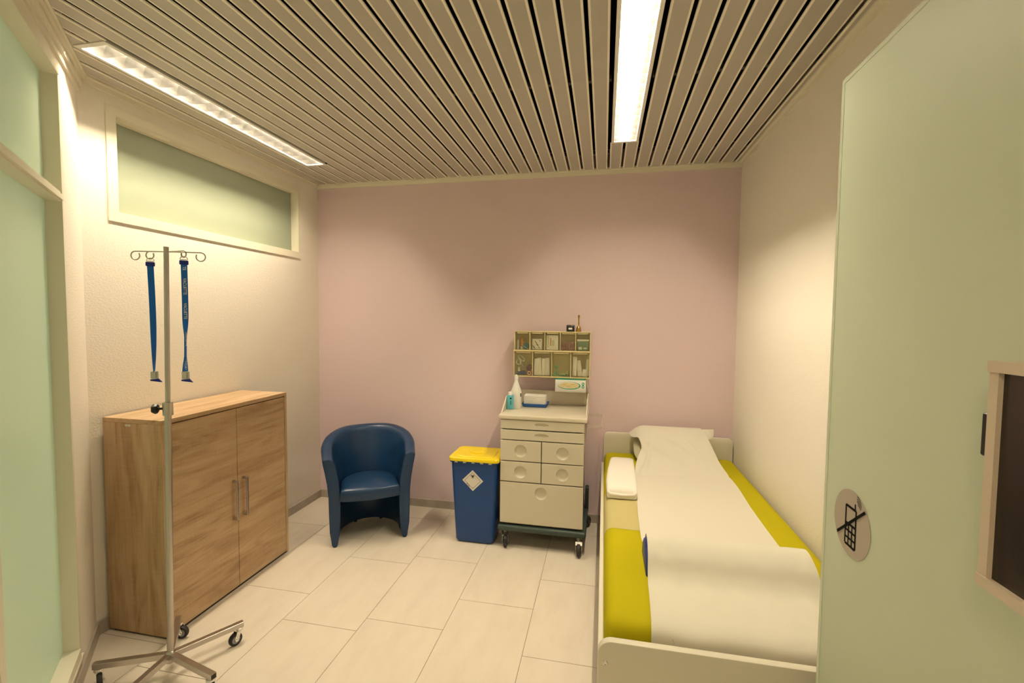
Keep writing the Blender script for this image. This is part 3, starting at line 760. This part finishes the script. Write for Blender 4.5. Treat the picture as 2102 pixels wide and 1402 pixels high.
item('probe_stick', 'thin cream stick leaning across the teal pad', 'stick', new('paper', True).cyl((-.022,0,.036),(.028,.0,.002),.0014,8), (X+.062, Y+.008, Z))
c = cells[1]; X, Z, Y = c[0], c[2], c[4]
m = new('paper').rbox((-.036,0,0),(.036,.02,.078),.006,2); m.use('ink')
for (x0, z0, ln) in ((-.034,.030,.020),(-.018,.062,.022),(-.010,.048,.028),(-.026,.018,.018),(.006,.022,.018),(.014,.068,.014),(-.004,.036,.012)):
    m.loops([[(x0,y,z0),(x0+ln*.7,y,z0-ln*.72),(x0+ln*.7+.003,y,z0-ln*.72+.002),(x0+.003,y,z0+.002)] for y in (-.0006,.0002)], True, True, True)
item('dressing_pack', 'cream dressing pack with dark diagonal stripes in the top row', 'dressing pack', m, ((c[0]+c[1])/2-.004, Y+.014, Z))
c = cells[2]; m = new('paper').rbox((-.042,0,0),(.042,.03,.106),.002,1); m.use(plain('pale_green',(.50,.55,.36),.6)).box((-.034,-.0006,.018),(-.024,0,.10)).box((-.004,-.0006,.03),(.016,0,.07)); m.use(plain('orange',(.62,.22,.01))).box((-.016,-.0007,.030),(-.008,0,.085))
item('dressing_box', 'tall cream box with a narrow orange stripe, middle of the top row', 'box', m, ((c[0]+c[1])/2-.002, c[4]+.006, c[2]))
c = cells[3]; m0 = None
st_m = plain('pink_stripe',(.55,.20,.20),.6)
k = 0
for r in range(4):
    for j in range(7):
        m = new('paper' if (j+r) % 2 else st_m).rbox((-.003,0,0),(.003,.012,.046),.001,1); m.use(st_m if (j+r) % 2 else 'ink').box((-.0012,-.0006,.006),(.0012,0,.040))
        if m0 is None: m0 = m.out('sachet', None, (0,0,0)); o = m0; tag(o, 'slim pink and white striped sachet heaped in the fourth top compartment', 'sachet', 'striped sachets')
        else: m.bm.free(); o = m0.copy(); COL.objects.link(o)
        o.location = (c[0]+.010+j*.0125+(r%2)*.004, c[4]+.004+r*.013, c[2]+.001+.004*((j*7+r*3)%4)); o.rotation_euler = (0, .10+.30*(((j*5+r*2)%7)/7-.5), 0); k += 1
c = cells[4]; X = (c[0]+c[1])/2; gp = plain('pack_green',(.10,.19,.10),.5)
item('gauze_roll', 'cream strip lying on top of the green packet, right end of top row', 'gauze roll', new('paper').rbox((-.042,0,0),(.042,.014,.012),.003,2), (X, c[4]+.006, c[2]+.066))
item('swab_packet', 'dark green packet under the cream strip, right end of top row', 'packet', MB().use(gp).rbox((-.038,0,0),(.038,.035,.064),.003,2).use('clip_grey').box((-.030,-.0008,.008),(-.006,0,.026)).box((.004,-.0008,.012),(.026,0,.022)), (X, c[4]+.006, c[2]))
# bottom row
c = cells[5]; X, Z, Y = c[0], c[2], c[4]
sc = thing('scissors', 'scissors with pale green handles in the bottom left compartment', 'scissors', (X+.030, Y+.012, Z+.04))
ph = plain('handle_mint',(.50,.58,.46),.5)
for nm, cx_, cz_, rx, rz, ro in (('handle', -.006, .052, .016, .018, .0), ('handle', .016, .080, .026, .013, -.75)):
    m = MB().use(ph, True); pts = []
    for q in range(20):
        a = 2*PI*q/20; u_2, v_2 = rx*math.cos(a), rz*math.sin(a); pts.append((cx_+u_2*math.cos(ro)-v_2*math.sin(ro), 0, cz_+u_2*math.sin(ro)+v_2*math.cos(ro)))
    m.tube(pts, .0035, 8, closed=True).out(nm, sc, label='pale green loop handle')
m = new('steel').prism([(.004,.050),(.012,.058),(.046,.010),(.042,.006)], 0, .002, 'xz'); m.prism([(-.002,.036),(.006,.040),(.042,.008),(.040,.004)], .0021, .004, 'xz'); m.out('blade', sc, sharp=0)
item('thread_spool', 'small white spool below the scissors handles', 'spool', new('paper', True).lathe([(.010,0),(.010,.003),(.008,.004),(.008,.024),(.010,.025),(.010,.028)]), (X+.026, Y+.03, Z+.026))
item('storage_case', 'dark navy case on the floor of the bottom left compartment', 'case', new('navy').rbox((-.030,0,0),(.030,.04,.026),.003,2), (X+.040, Y+.028, Z))
item('bandage_roll', 'purple bandage roll behind the red tape roll', 'bandage', MB().use(plain('purple',(.16,.04,.12),.7), True).lathe([(.004,0),(.020,0),(.0205,.003),(.0205,.030),(.020,.033),(.004,.033)], (0,0,.0205), 20, 'y'), (X+.098, Y+.030, Z+.030))
item('tape_roll', 'red adhesive tape roll with dark core in the bottom left compartment', 'tape roll', MB().use(plain('tape_red',(.55,.06,.06),.5), True).lathe([(.016,-.007),(.0165,.0),(.016,.007)], (0,0,.0165), 24, 'y', False, False).lathe([(.016,-.007),(.0122,-.007)], (0,0,.0165), 24, 'y', False, False).use('paper').lathe([(.0122,-.007),(.008,-.007)], (0,0,.0165), 24, 'y', False, False).lathe([(.016,.007),(.008,.007)], (0,0,.0165), 24, 'y', False, False).use('black').lathe([(.008,-.007),(.008,.007)], (0,0,.0165), 24, 'y', True, True), (X+.104, Y+.012, Z))
c = cells[6]
for j, (dx, h, wd, tilt, nm) in enumerate(((.018,.120,.026,.03,'leftmost'),(.044,.126,.027,-.02,'second from left'),(.070,.122,.025,.02,'third from left'),(.100,.126,.034,0,'rightmost, slightly tan'))):
    m = new('paper').rbox((-wd/2,0,0),(wd/2,.010,h),.003,2); m.use('clip_grey').box((-.002,-.0005,h-.04),(.002,0,h-.034))
    item('swab_pouch', 'flat cream paper pouch, '+nm+' in the second bottom compartment', 'pouch', m, (c[0]+dx, c[4]+.010+.004*j, c[2]+.001), (0,tilt,0), 'cream pouches')
c = cells[7]; gm = plain('clip_green',(.05,.36,.20),.45); gl = plain('clip_mint',(.38,.52,.30),.45)
for j, (dx, z, ln, ry, mm, nm) in enumerate(((.030,.0,.075,-1.25,gm,'upright at the left'),(.080,.012,.066,-.12,gl,'lying across the front'),(.060,.0,.080,.10,gm,'lying flat at the bottom'))):
    m = MB().use(mm).rbox((-ln/2,0,0),(ln/2,.010,.008),.002,1).rbox((-ln/2,0,.006),(-ln/2+.008,.010,.026),.002,1).rbox((ln/2-.010,0,.006),(ln/2,.010,.022),.002,1)
    item('tubing_clamp', 'green plastic clamp '+nm+' in the third bottom compartment', 'clamp', m, (c[0]+dx, c[4]+.006+.013*j, c[2]+z+(.036 if j == 0 else .001)), (0,ry,0), 'green clamps')
c = cells[8]
for j, (dx, h, wd, tilt, nm) in enumerate(((.022,.135,.028,.01,'tallest, at the left'),(.062,.110,.034,-.16,'wide, crumpled in the middle'),(.085,.050,.026,.22,'short, leaning at the front'),(.108,.118,.022,.05,'narrow, at the right'))):
    m = new('paper').rbox((-wd/2,0,0),(wd/2,.007,h),.0025,2); m.use('clip_grey').box((-.006,-.0005,h*.28),(.004,0,h*.36))
    item('needle_packet', 'sterile packet '+nm+' in the last bottom compartment', 'packet', m, (c[0]+dx, c[4]+[.014,.024,.004,.034][j], c[2]+.005), (0,tilt,0), 'sterile packets')

# things on top of the organiser
t = thing('digital_timer', 'small square black timer standing on the organizer', 'timer', (-.231, 3.215, OZ1))
new('black').rbox((-.028,-.008,0),(.028,.016,.048),.006,3).out('case', t)
new('white').rrect(.0,.022,.026,.013,.004,-.0092,-.0078,'xz').out('display', t, sharp=0, label='pale display')
m = new('wheel_grey')
for k in range(6): m.box((-.020+k*.0075,-.0088,.040),(-.017+k*.0075,-.0078,.043))
m.out('button', t, sharp=0)
t = thing('hand_bell', 'little brass hand bell beside the black timer', 'bell', (-.174, 3.215, OZ1))
new('brass', True).lathe([(.019,0),(.019,.003),(.017,.012),(.015,.024),(.010,.036),(.005,.043)], seg=24).out('bell_body', t)
new('brass', True).lathe([(.005,.042),(.0042,.047),(.005,.062),(.0040,.085),(.0055,.092),(.0042,.096),(.0070,.104),(.0078,.110),(.005,.117),(.001,.119)], seg=14).out('grip', t)

# things on the trolley
ZW = WTZ
t = thing('spray_bottle', 'white cone-necked plastic bottle on the trolley worktop', 'bottle', (-.588, 3.075, ZW))
b = new('white', True)
Ls = []
for z, w_, d_, r in ((0,.066,.046,.014),(.004,.074,.052,.018),(.108,.074,.052,.018),(.118,.072,.051,.02),(.150,.050,.040,.018),(.182,.030,.028,.0135),(.196,.024,.024,.0118)):
    Ls.append([(x,y,z) for x, y in rr(0,0,w_,d_,r,4)])
b.loops(Ls, True, True, True).__class__; b.out('body', t, sharp=50)
new('white', True).lathe([(.0135,.194),(.014,.197),(.014,.214),(.012,.224),(.008,.232),(.002,.235)], seg=20).out('cap', t, label='rounded white cap')
new('ink').box((.033,-.020,.085),(.0375,-.010,.108)).out('print', t, sharp=0)
t = thing('sanitizer_bottle', 'small aqua labelled bottle in front of the white bottle', 'bottle', (-.622, 3.035, ZW))
new('aqua', True).rbox((-.022,-.013,0),(.022,.013,.098),.006,3).out('body', t)
new('white', True).lathe([(.014,.097),(.014,.116),(.012,.119)], seg=18).out('cap', t, label='white cap')
m = new('ink'); m.rrect(.006,.076,.012,.010,.003,-.0136,-.0130,'xz'); m.box((.004,-.0136,.030),(.008,-.013,.060)); m.out('print', t, sharp=0)
t = thing('tray', 'shallow blue tray holding paper towels on the trolley worktop', 'tray', (-.468, 3.19, ZW))
m = new('tray_blue'); w0, d0 = .170, .120
m.loops([[(x,y,z) for x, y in rr(0,0,w0+e_,d0+e_,.008,3)] for z, e_ in ((0,-.012),(.004,-.006),(.024,.012),(.026,.012),(.026,.008),(.005,-.012))], True, True, True); m.out('body', t, sharp=40)
m = new('paper'); rnd = random.Random(3)
for k in range(10): 
    o_ = rnd.uniform(-.0012,.0012); m.rbox((-.078+o_,-.050,.0002+k*.0074),(.076+o_,.048,.0002+(k+1)*.0074-.0004),.002,1)
o = m.out('paper_towel_stack', None, (-.468, 3.19, ZW+.0055)); tag(o, 'folded stack of white paper towels in the blue tray', 'paper towels')
t = thing('glove_box', 'white and green glove box hanging under the organizer', 'glove box', (-.222, 3.165, .988))
GW, GH = .106, .090
m = new('white').rbox((-GW,0,0),(GW,.08,GH),.0015,1); m.use('green').box((-GW+.001,.001,GH),(GW-.001,.079,GH+.0012)).box((-GW,-.0006,GH-.004),(GW,0,GH)); m.out('carton', t, sharp=0)
def ell(m, cx, cz, rx, rz, y0, y1, n=40): m.loops([[(cx+rx*math.cos(2*PI*k/n), y, cz+rz*math.sin(2*PI*k/n)) for k in range(n)] for y in (y0,y1)], True, True, True)
m = new('green'); ell(m, -.008, .046, .078, .0275, -.0008, 0); ell(m, .088, .060, .0085, .011, -.0008, 0); ell(m, .088, .040, .0085, .011, -.0008, 0)
m.use('white'); ell(m, -.012, .048, .0725, .0240, -.0012, -.0006); ell(m, .088, .060, .004, .0045, -.0012, -.0006); ell(m, .088, .040, .004, .0045, -.0012, -.0006)
m.use('glove')
for cx_, cz_, rx, rz in ((-.052,.046,.024,.015),(-.028,.050,.028,.018),(.0,.046,.034,.020),(.028,.048,.026,.017),(.044,.042,.014,.010)): ell(m, cx_, cz_, rx, rz, -.0016-abs(cx_)*.01, -.001, 24)
m.use(plain('glove_shade',(.56,.42,.17),.6))
for cx_, cz_, rx, rz in ((-.040,.052,.012,.002),(-.012,.042,.016,.002),(.016,.055,.013,.002)): ell(m, cx_, cz_, rx, rz, -.0024, -.0010, 16)
m.out('printed_front', t, sharp=0, label='printed picture of cream gloves in a green oval')
new('steel').box((-GW+.01,.081,GH-.02),(GW-.01,.083,GH+.012)).box((-GW+.01,.02,GH+.0015),(GW-.01,.083,GH+.003)).out('bracket', t, sharp=0)

# ================================================================== bed
FY, BY1 = 1.300, 3.322
BW0, BW1 = .0, .878
t = thing('bed', 'white framed single bed along the right wall', 'bed', ((BW0+BW1)/2, (FY+BY1)/2, 0))
bcx, bcy = (BW0+BW1)/2, (FY+BY1)/2; hx = (BW1-BW0)/2; hy = (BY1-FY)/2
def board(x0, x1, z0, z1, r, y0, y1):
    m = new('bed_white', True); P = [(x1,z0),(x1,z1-r)]
    P += [(x1-r+r*math.cos(PI/2*k/8), z1-r+r*math.sin(PI/2*k/8)) for k in range(1,9)]
    P += [(x0+r-r*math.sin(PI/2*k/8), z1-r+r*math.cos(PI/2*k/8)) for k in range(0,9)] + [(x0,z0)]
    e_ = .003; c_x, c_z = (x0+x1)/2, (z0+z1)/2
    def sh_(q): return [(c_x+(x-c_x)*(1-q/((x1-x0)/2)), c_z+(z-c_z)*(1-q/((z1-z0)/2))) for x, z in P]
    m.loops([[(x,y,z) for x, z in sh_(q)] for y, q in ((y0,e_),(y0+.001,.001),(y0+e_,0),(y1-e_,0),(y1-.001,.001),(y1,e_))], True, True, True)
    return m
fb = board(-hx, hx, .0, .566, .040, -hy, -hy+.024).out('footboard', t, sharp=35)
m = new('chrome', True).lathe([(.008,0),(.0078,-.002),(.0055,-.003),(.0045,-.0015),(.001,-.0015)], (-hx+.022,-hy+.001,.502), 16, 'y'); m.out('bolt', fb, label='small metal bolt')
board(-hx+.014, hx, .0, .690, .035, hy-.024, hy).out('headboard', t, sharp=35)
for sx in (-1, 1):
    new('bed_white').rbox((sx*hx-.010*(sx+1)+(0 if sx<0 else .0),-hy+.024,.14),(sx*hx-.010*(sx+1)+.020,hy-.024,.470),.003,2).out('side_rail', t)
new('oak_h').box((-hx+.022,-hy+.026,.33),(hx-.022,hy-.026,.36)).out('slat_base', t, sharp=0)
m = new('lime', True); mx0, mx1, my0, my1, mz0, mz1 = .018, .874, 1.400, 3.292, .360, .557
mt_ = []
cxm, cym = (mx0+mx1)/2, (my0+my1)/2
for z, ins in ((mz0,.03),(mz0+.006,.012),(mz0+.025,.002),(mz0+.06,0),(mz1-.055,0),(mz1-.034,.003),(mz1-.016,.010),(mz1-.005,.022),(mz1,.040),(mz1+.0015,.20)):
    mt_.append([(x,y,z) for x, y in rr(cxm,cym,mx1-mx0-2*ins,my1-my0-2*ins,.05-min(ins,.02),6)])
m.loops(mt_, True, True, True)
for k, (x0, dz) in enumerate(((.030,.10),(.042,.085),(.055,.06))): m.tube([(x0,1.398,.40),(x0+.004,1.3985,.40+dz*.6),(x0+.010,1.402,.40+dz)], .003, 6)
o = m.out('mattress', None, (0,0,0), sharp=60); tag(o, 'mattress in a lime green fitted cover on the white bed', 'mattress')
# pale under-sheet strip
m = new('under', True); P = []
for j in range(13):
    y = 2.055+.45*j/12
    P.append([(x, y+.004*math.sin(x*30), z) for x, z in ((.0174,.500),(.0203,.524),(.0274,.5420),(.0395,.5529),(.0578,.5578),(.14,.5590),(.20,.5594),(.34,.5596))])
m.grid(P); o = m.out('under_sheet', None, sharp=60, recalc=False); tag(o, 'pale yellowish strip of sheet showing between lime cover and white towel', 'sheet')
# white towel bundle
m = new('towel', True)
t_rows = []
for y, zt_, w0_, cx_ in ((2.395,.575,.150,.108),(2.398,.598,.154,.108),(2.41,.612,.156,.109),(2.45,.620,.160,.109),(2.56,.618,.164,.110),(2.75,.616,.160,.117),(2.93,.612,.148,.127),(2.985,.606,.142,.131),(2.995,.585,.140,.131)):
    row = []
    for k in range(24):
        a = 2*PI*k/24; ca, sa = math.cos(a), math.sin(a)
        sx_ = (abs(ca)**.35)*(1 if ca >= 0 else -1); sz_ = (abs(sa)**.5)*(1 if sa >= 0 else -1)
        hz_ = (zt_-.5625)/2; row.append((cx_+w0_/2*sx_, y, .5625+hz_+hz_*sz_))
    t_rows.append(row)
m.loops(t_rows, True, True, True)
tw = m.out('towel', None, sharp=60); tag(tw, 'folded white towel on the left edge of the bed near the headboard', 'towel')
m = new('towel', True)
m.tube([(.034,2.404,.594),(.050,2.396,.585),(.108,2.392,.582),(.166,2.396,.586),(.180,2.404,.596)], .009, 8); m.out('folded_edge', tw, sharp=60)
# blue knee bolster
m = new('navy', True); RL = []
for x, q in ((.168,.90),(.171,.97),(.178,1.),(.70,1.),(.712,.97),(.716,.90)):
    row = [(x, 1.775+.098*q*math.cos(a), .5605+.092*q*max(0,math.sin(a))) for a in [PI*k/16 for k in range(17)]]
    RL.append(row)
m.loops(RL, True, True, True); o = m.out('knee_bolster', None, sharp=60); tag(o, 'navy blue half-round bolster peeking out under the paper sheet', 'bolster')
# pillow under the paper
m = new('pillow', True); Ls = []
for k in range(13):
    q = k/12; ang = PI*q
    cy, cz_ = 3.04+.22*q, .586+.130*q**1.25
    th_ = .026+.026*math.sin(PI*min(1,q*1.05)); row = []
    for j in range(28):
        a = 2*PI*j/28; ca, sa = math.cos(a), math.sin(a); sx_ = (abs(ca)**.45)*(1 if ca >= 0 else -1)
        e_ = 1-.10*abs(2*q-1)**3
        row.append((.445+.235*e_*sx_, cy-sa*th_*.62*(1-abs(sx_)**5*.7), cz_+sa*th_*.85*(1-abs(sx_)**5*.7)))
    Ls.append(row)
m.loops(Ls, True, True, True); o = m.out('pillow', None, sharp=70); tag(o, 'pillow leaning on the headboard under the draped paper', 'pillow')
# long paper sheet: rows (y, z, left x, right x) from behind the pillow to the foot of the mattress
rows = [(3.283,.712,.215,.655),(3.268,.752,.196,.655),(3.225,.768,.188,.652),(3.16,.752,.196,.662),(3.09,.716,.238,.680),(3.03,.668,.254,.698),(2.96,.618,.226,.716),(2.84,.578,.204,.741),
        (2.70,.5645,.199,.752),(2.45,.5645,.191,.738),(2.36,.5645,.184,.735),(2.20,.5645,.177,.731),(2.00,.5645,.173,.729),(1.93,.567,.175,.729),(1.885,.588,.177,.731),(1.845,.640,.178,.735),(1.80,.664,.176,.735),(1.755,.662,.176,.735),
        (1.705,.634,.175,.738),(1.668,.592,.172,.74),(1.63,.570,.170,.743),(1.57,.5655,.168,.745),(1.50,.565,.165,.75),(1.44,.563,.162,.75),(1.408,.552,.160,.75),(1.393,.532,.159,.75),(1.389,.50,.159,.75),(1.388,.445,.159,.75)]
R = crom(rows, 8); NX = 64; P = []
rnd = random.Random(5)
for (y, z, xa, xb) in R:
    row = []
    for k in range(NX+1):
        u = k/NX; x = xa+(xb-xa)*u
        wr = 0.
        if y > 3.04: wr -= .055*min(1,(y-3.04)/.08)*(1-min(1,max(0,(x-.19)/.10)))**2
        if y > 2.55:                                        # soft creases running off the pillow
            q = min(1, (y-2.55)/.25)*(1 if y < 3.12 else .35)
            for (x0, y0, dx, dy, am, wd) in ((.36,3.02,.9,-.55,.010,.018),(.48,3.06,.85,-.45,.007,.014),(.27,2.90,.25,.9,.010,.016),(.56,3.05,.7,-.7,.006,.016),(.40,2.86,.95,-.2,.006,.022)):
                ln = math.hypot(dx,dy); d_ = ((x-x0)*-dy+(y-y0)*dx)/ln; al = ((x-x0)*dx+(y-y0)*dy)/ln
                wr += q*am*1.5*math.exp(-(d_/(wd*.75))**2)*math.exp(-(al/.17)**2)
        wr -= .006*math.exp(-((y-2.79-.05*u)/.014)**2)
        if 1.50 < y < 1.85: wr += max(0,1-((y-1.675)/.17)**2)*(.0022*math.sin(x*58+y*20)+.0014*math.sin(x*113-y*31))
        if y < 1.50: wr += .0010*min(1,(1.5-y)/.06)*math.sin(x*40)+.0012*min(1,(1.5-y)/.06)
        yy = y - (.003+.003*math.sin(x*26))*min(1,max(0,(1.43-y)/.035))
        zz = z+wr
        if z < .46: zz = z + .008*math.sin(x*9)+.006*math.sin(x*31) + (.012 if x < .22 else 0)
        row.append((x, yy, zz))
    P.append(row)
m = new('sheet', True).grid(P)
# turned-back corners at the head
m.grid([[(.645,3.215,.765),(.690,3.19,.772),(.722,3.175,.778)],[(.655,3.15,.742),(.695,3.16,.748),(.722,3.165,.742)],[(.668,3.11,.722),(.700,3.15,.720),(.719,3.165,.716)]])
m.grid([[(.216,1.3815,.545),(.220,1.380,.545)],[(.224,1.377,.525),(.231,1.371,.525)],[(.231,1.376,.505),(.241,1.369,.503)],[(.236,1.376,.487),(.245,1.368,.482)],[(.239,1.376,.470),(.248,1.368,.466)]])
o = m.out('paper_sheet', None, sharp=70, recalc=False); tag(o, 'long white disposable paper sheet covering the bed from pillow to foot', 'paper sheet')

# ================================================================== glass door with what hangs on it
DX = .530
dm = new('frost_door').rbox((DX,.275,.012),(DX+.010,1.208,2.052),.0015,2); do = struct(dm.out('door_1', sharp=30))
new(glass('glass_edge', (.84,.90,.76), .2, .3)).box((DX-.0008,1.196,.014),(DX+.0002,1.2075,2.050)).box((DX-.0008,.28,2.040),(DX+.0002,1.196,2.050)).out('polished_edge', do, sharp=0, label='pale polished edge of the glass')
m = new('chrome', True)
for z in (.25, 1.85): m.rbox((DX-.006,.262,z),(DX+.016,.34,z+.10),.003,2)
m.out('hinge', do)
t = thing('no_phone_sticker', 'round grey no-mobile-phones sticker on the frosted glass door', 'sticker', (DX-.0004, 1.083, 1.062))
def st(p): return Vector((-p.y, -p.x, p.z))               # x right as seen from the room, y out of the glass
m = new('sticker'); m.xf = st
m.loops([[(.072*math.cos(2*PI*k/48), y, .072*math.sin(2*PI*k/48)) for k in range(48)] for y in (0,.0006)], True, True, True); m.out('disc', t, sharp=0)
m = new('ink'); m.xf = st
SEGN = [0]
def seg(x0, z0, x1, z1, w_, y=.0009):
    SEGN[0] += 1; y += SEGN[0]*.00003
    d_ = Vector((x1-x0,0,z1-z0)).normalized(); n_ = Vector((-d_.z,0,d_.x))*w_/2
    m.f([m.v((x0+n_.x*a+d_.x*0, y, z0+n_.z*a)) for a in (1,-1)]+[m.v((x1-n_.x*a, y, z1-n_.z*a)) for a in (1,-1)])
bx0, bx1, bz0, bz1 = -.022, .018, -.050, .034
for a in ((bx0,bz0,bx0,bz1),(bx1,bz0,bx1,bz1),(bx0,bz1,bx1,bz1),(bx0,bz0,bx1,bz0),(bx0,-.004,bx1,-.004)): seg(*a, .0055)
for k in (1,2): seg(bx0+(bx1-bx0)*k/3,bz0,bx0+(bx1-bx0)*k/3,-.004,.0045); seg(bx0,bz0+.0155*k,bx1,bz0+.0155*k,.0045)
seg(bx1-.004,bz1,bx1-.004,bz1+.014,.004)
for r in (.008,.014,.020):
    pr0 = None
    for k in range(7):
        a = -.9+1.8*k/6; q = (bx1+.0+r*math.cos(a+.5)*.9, bz1+.016+r*math.sin(a+.5)*.9)
        if pr0: seg(pr0[0],pr0[1],q[0],q[1],.0018)
        pr0 = q
seg(-.054,-.040,.052,.046,.0062)
m.out('pictogram', t, sharp=0, recalc=False, label='black crossed-out telephone drawing')
t = thing('wall_mirror', 'dark pane in a thin beige frame mounted on the glass door', 'mirror', (DX, .437, 1.158))
FD, FW0, FW1, FH = .048, -.248, .248, .290
m = new('frame_beige')
m.box((-FD,FW1-.014,.001),(.003,FW1,FH-.001)).box((-FD,FW0+.001,.001),(.003,FW0+.014,FH-.001)).box((-FD-.002,FW0,FH-.014),(.003,FW1+.001,FH)).box((-FD-.002,FW0,0),(.003,FW1+.001,.014)); m.out('frame', t, sharp=0)
new('screen').box((-FD+.006,FW0+.013,.013),(-.002,FW1-.013,FH-.013)).out('pane', t, sharp=0, label='dark brown reflective pane')
new('black').rbox((-FD+.004,FW1-.002,.165),(-.010,FW1+.014,.222),.002,1).out('latch', t, label='black side latch')

# ------------------------------------------------------------------ bring everything to metres
for me in bpy.data.meshes: me.transform(Matrix.Scale(S, 4))
for o in bpy.data.objects:
    if o is not cam: o.location = o.location*S
bpy.context.view_layer.update()
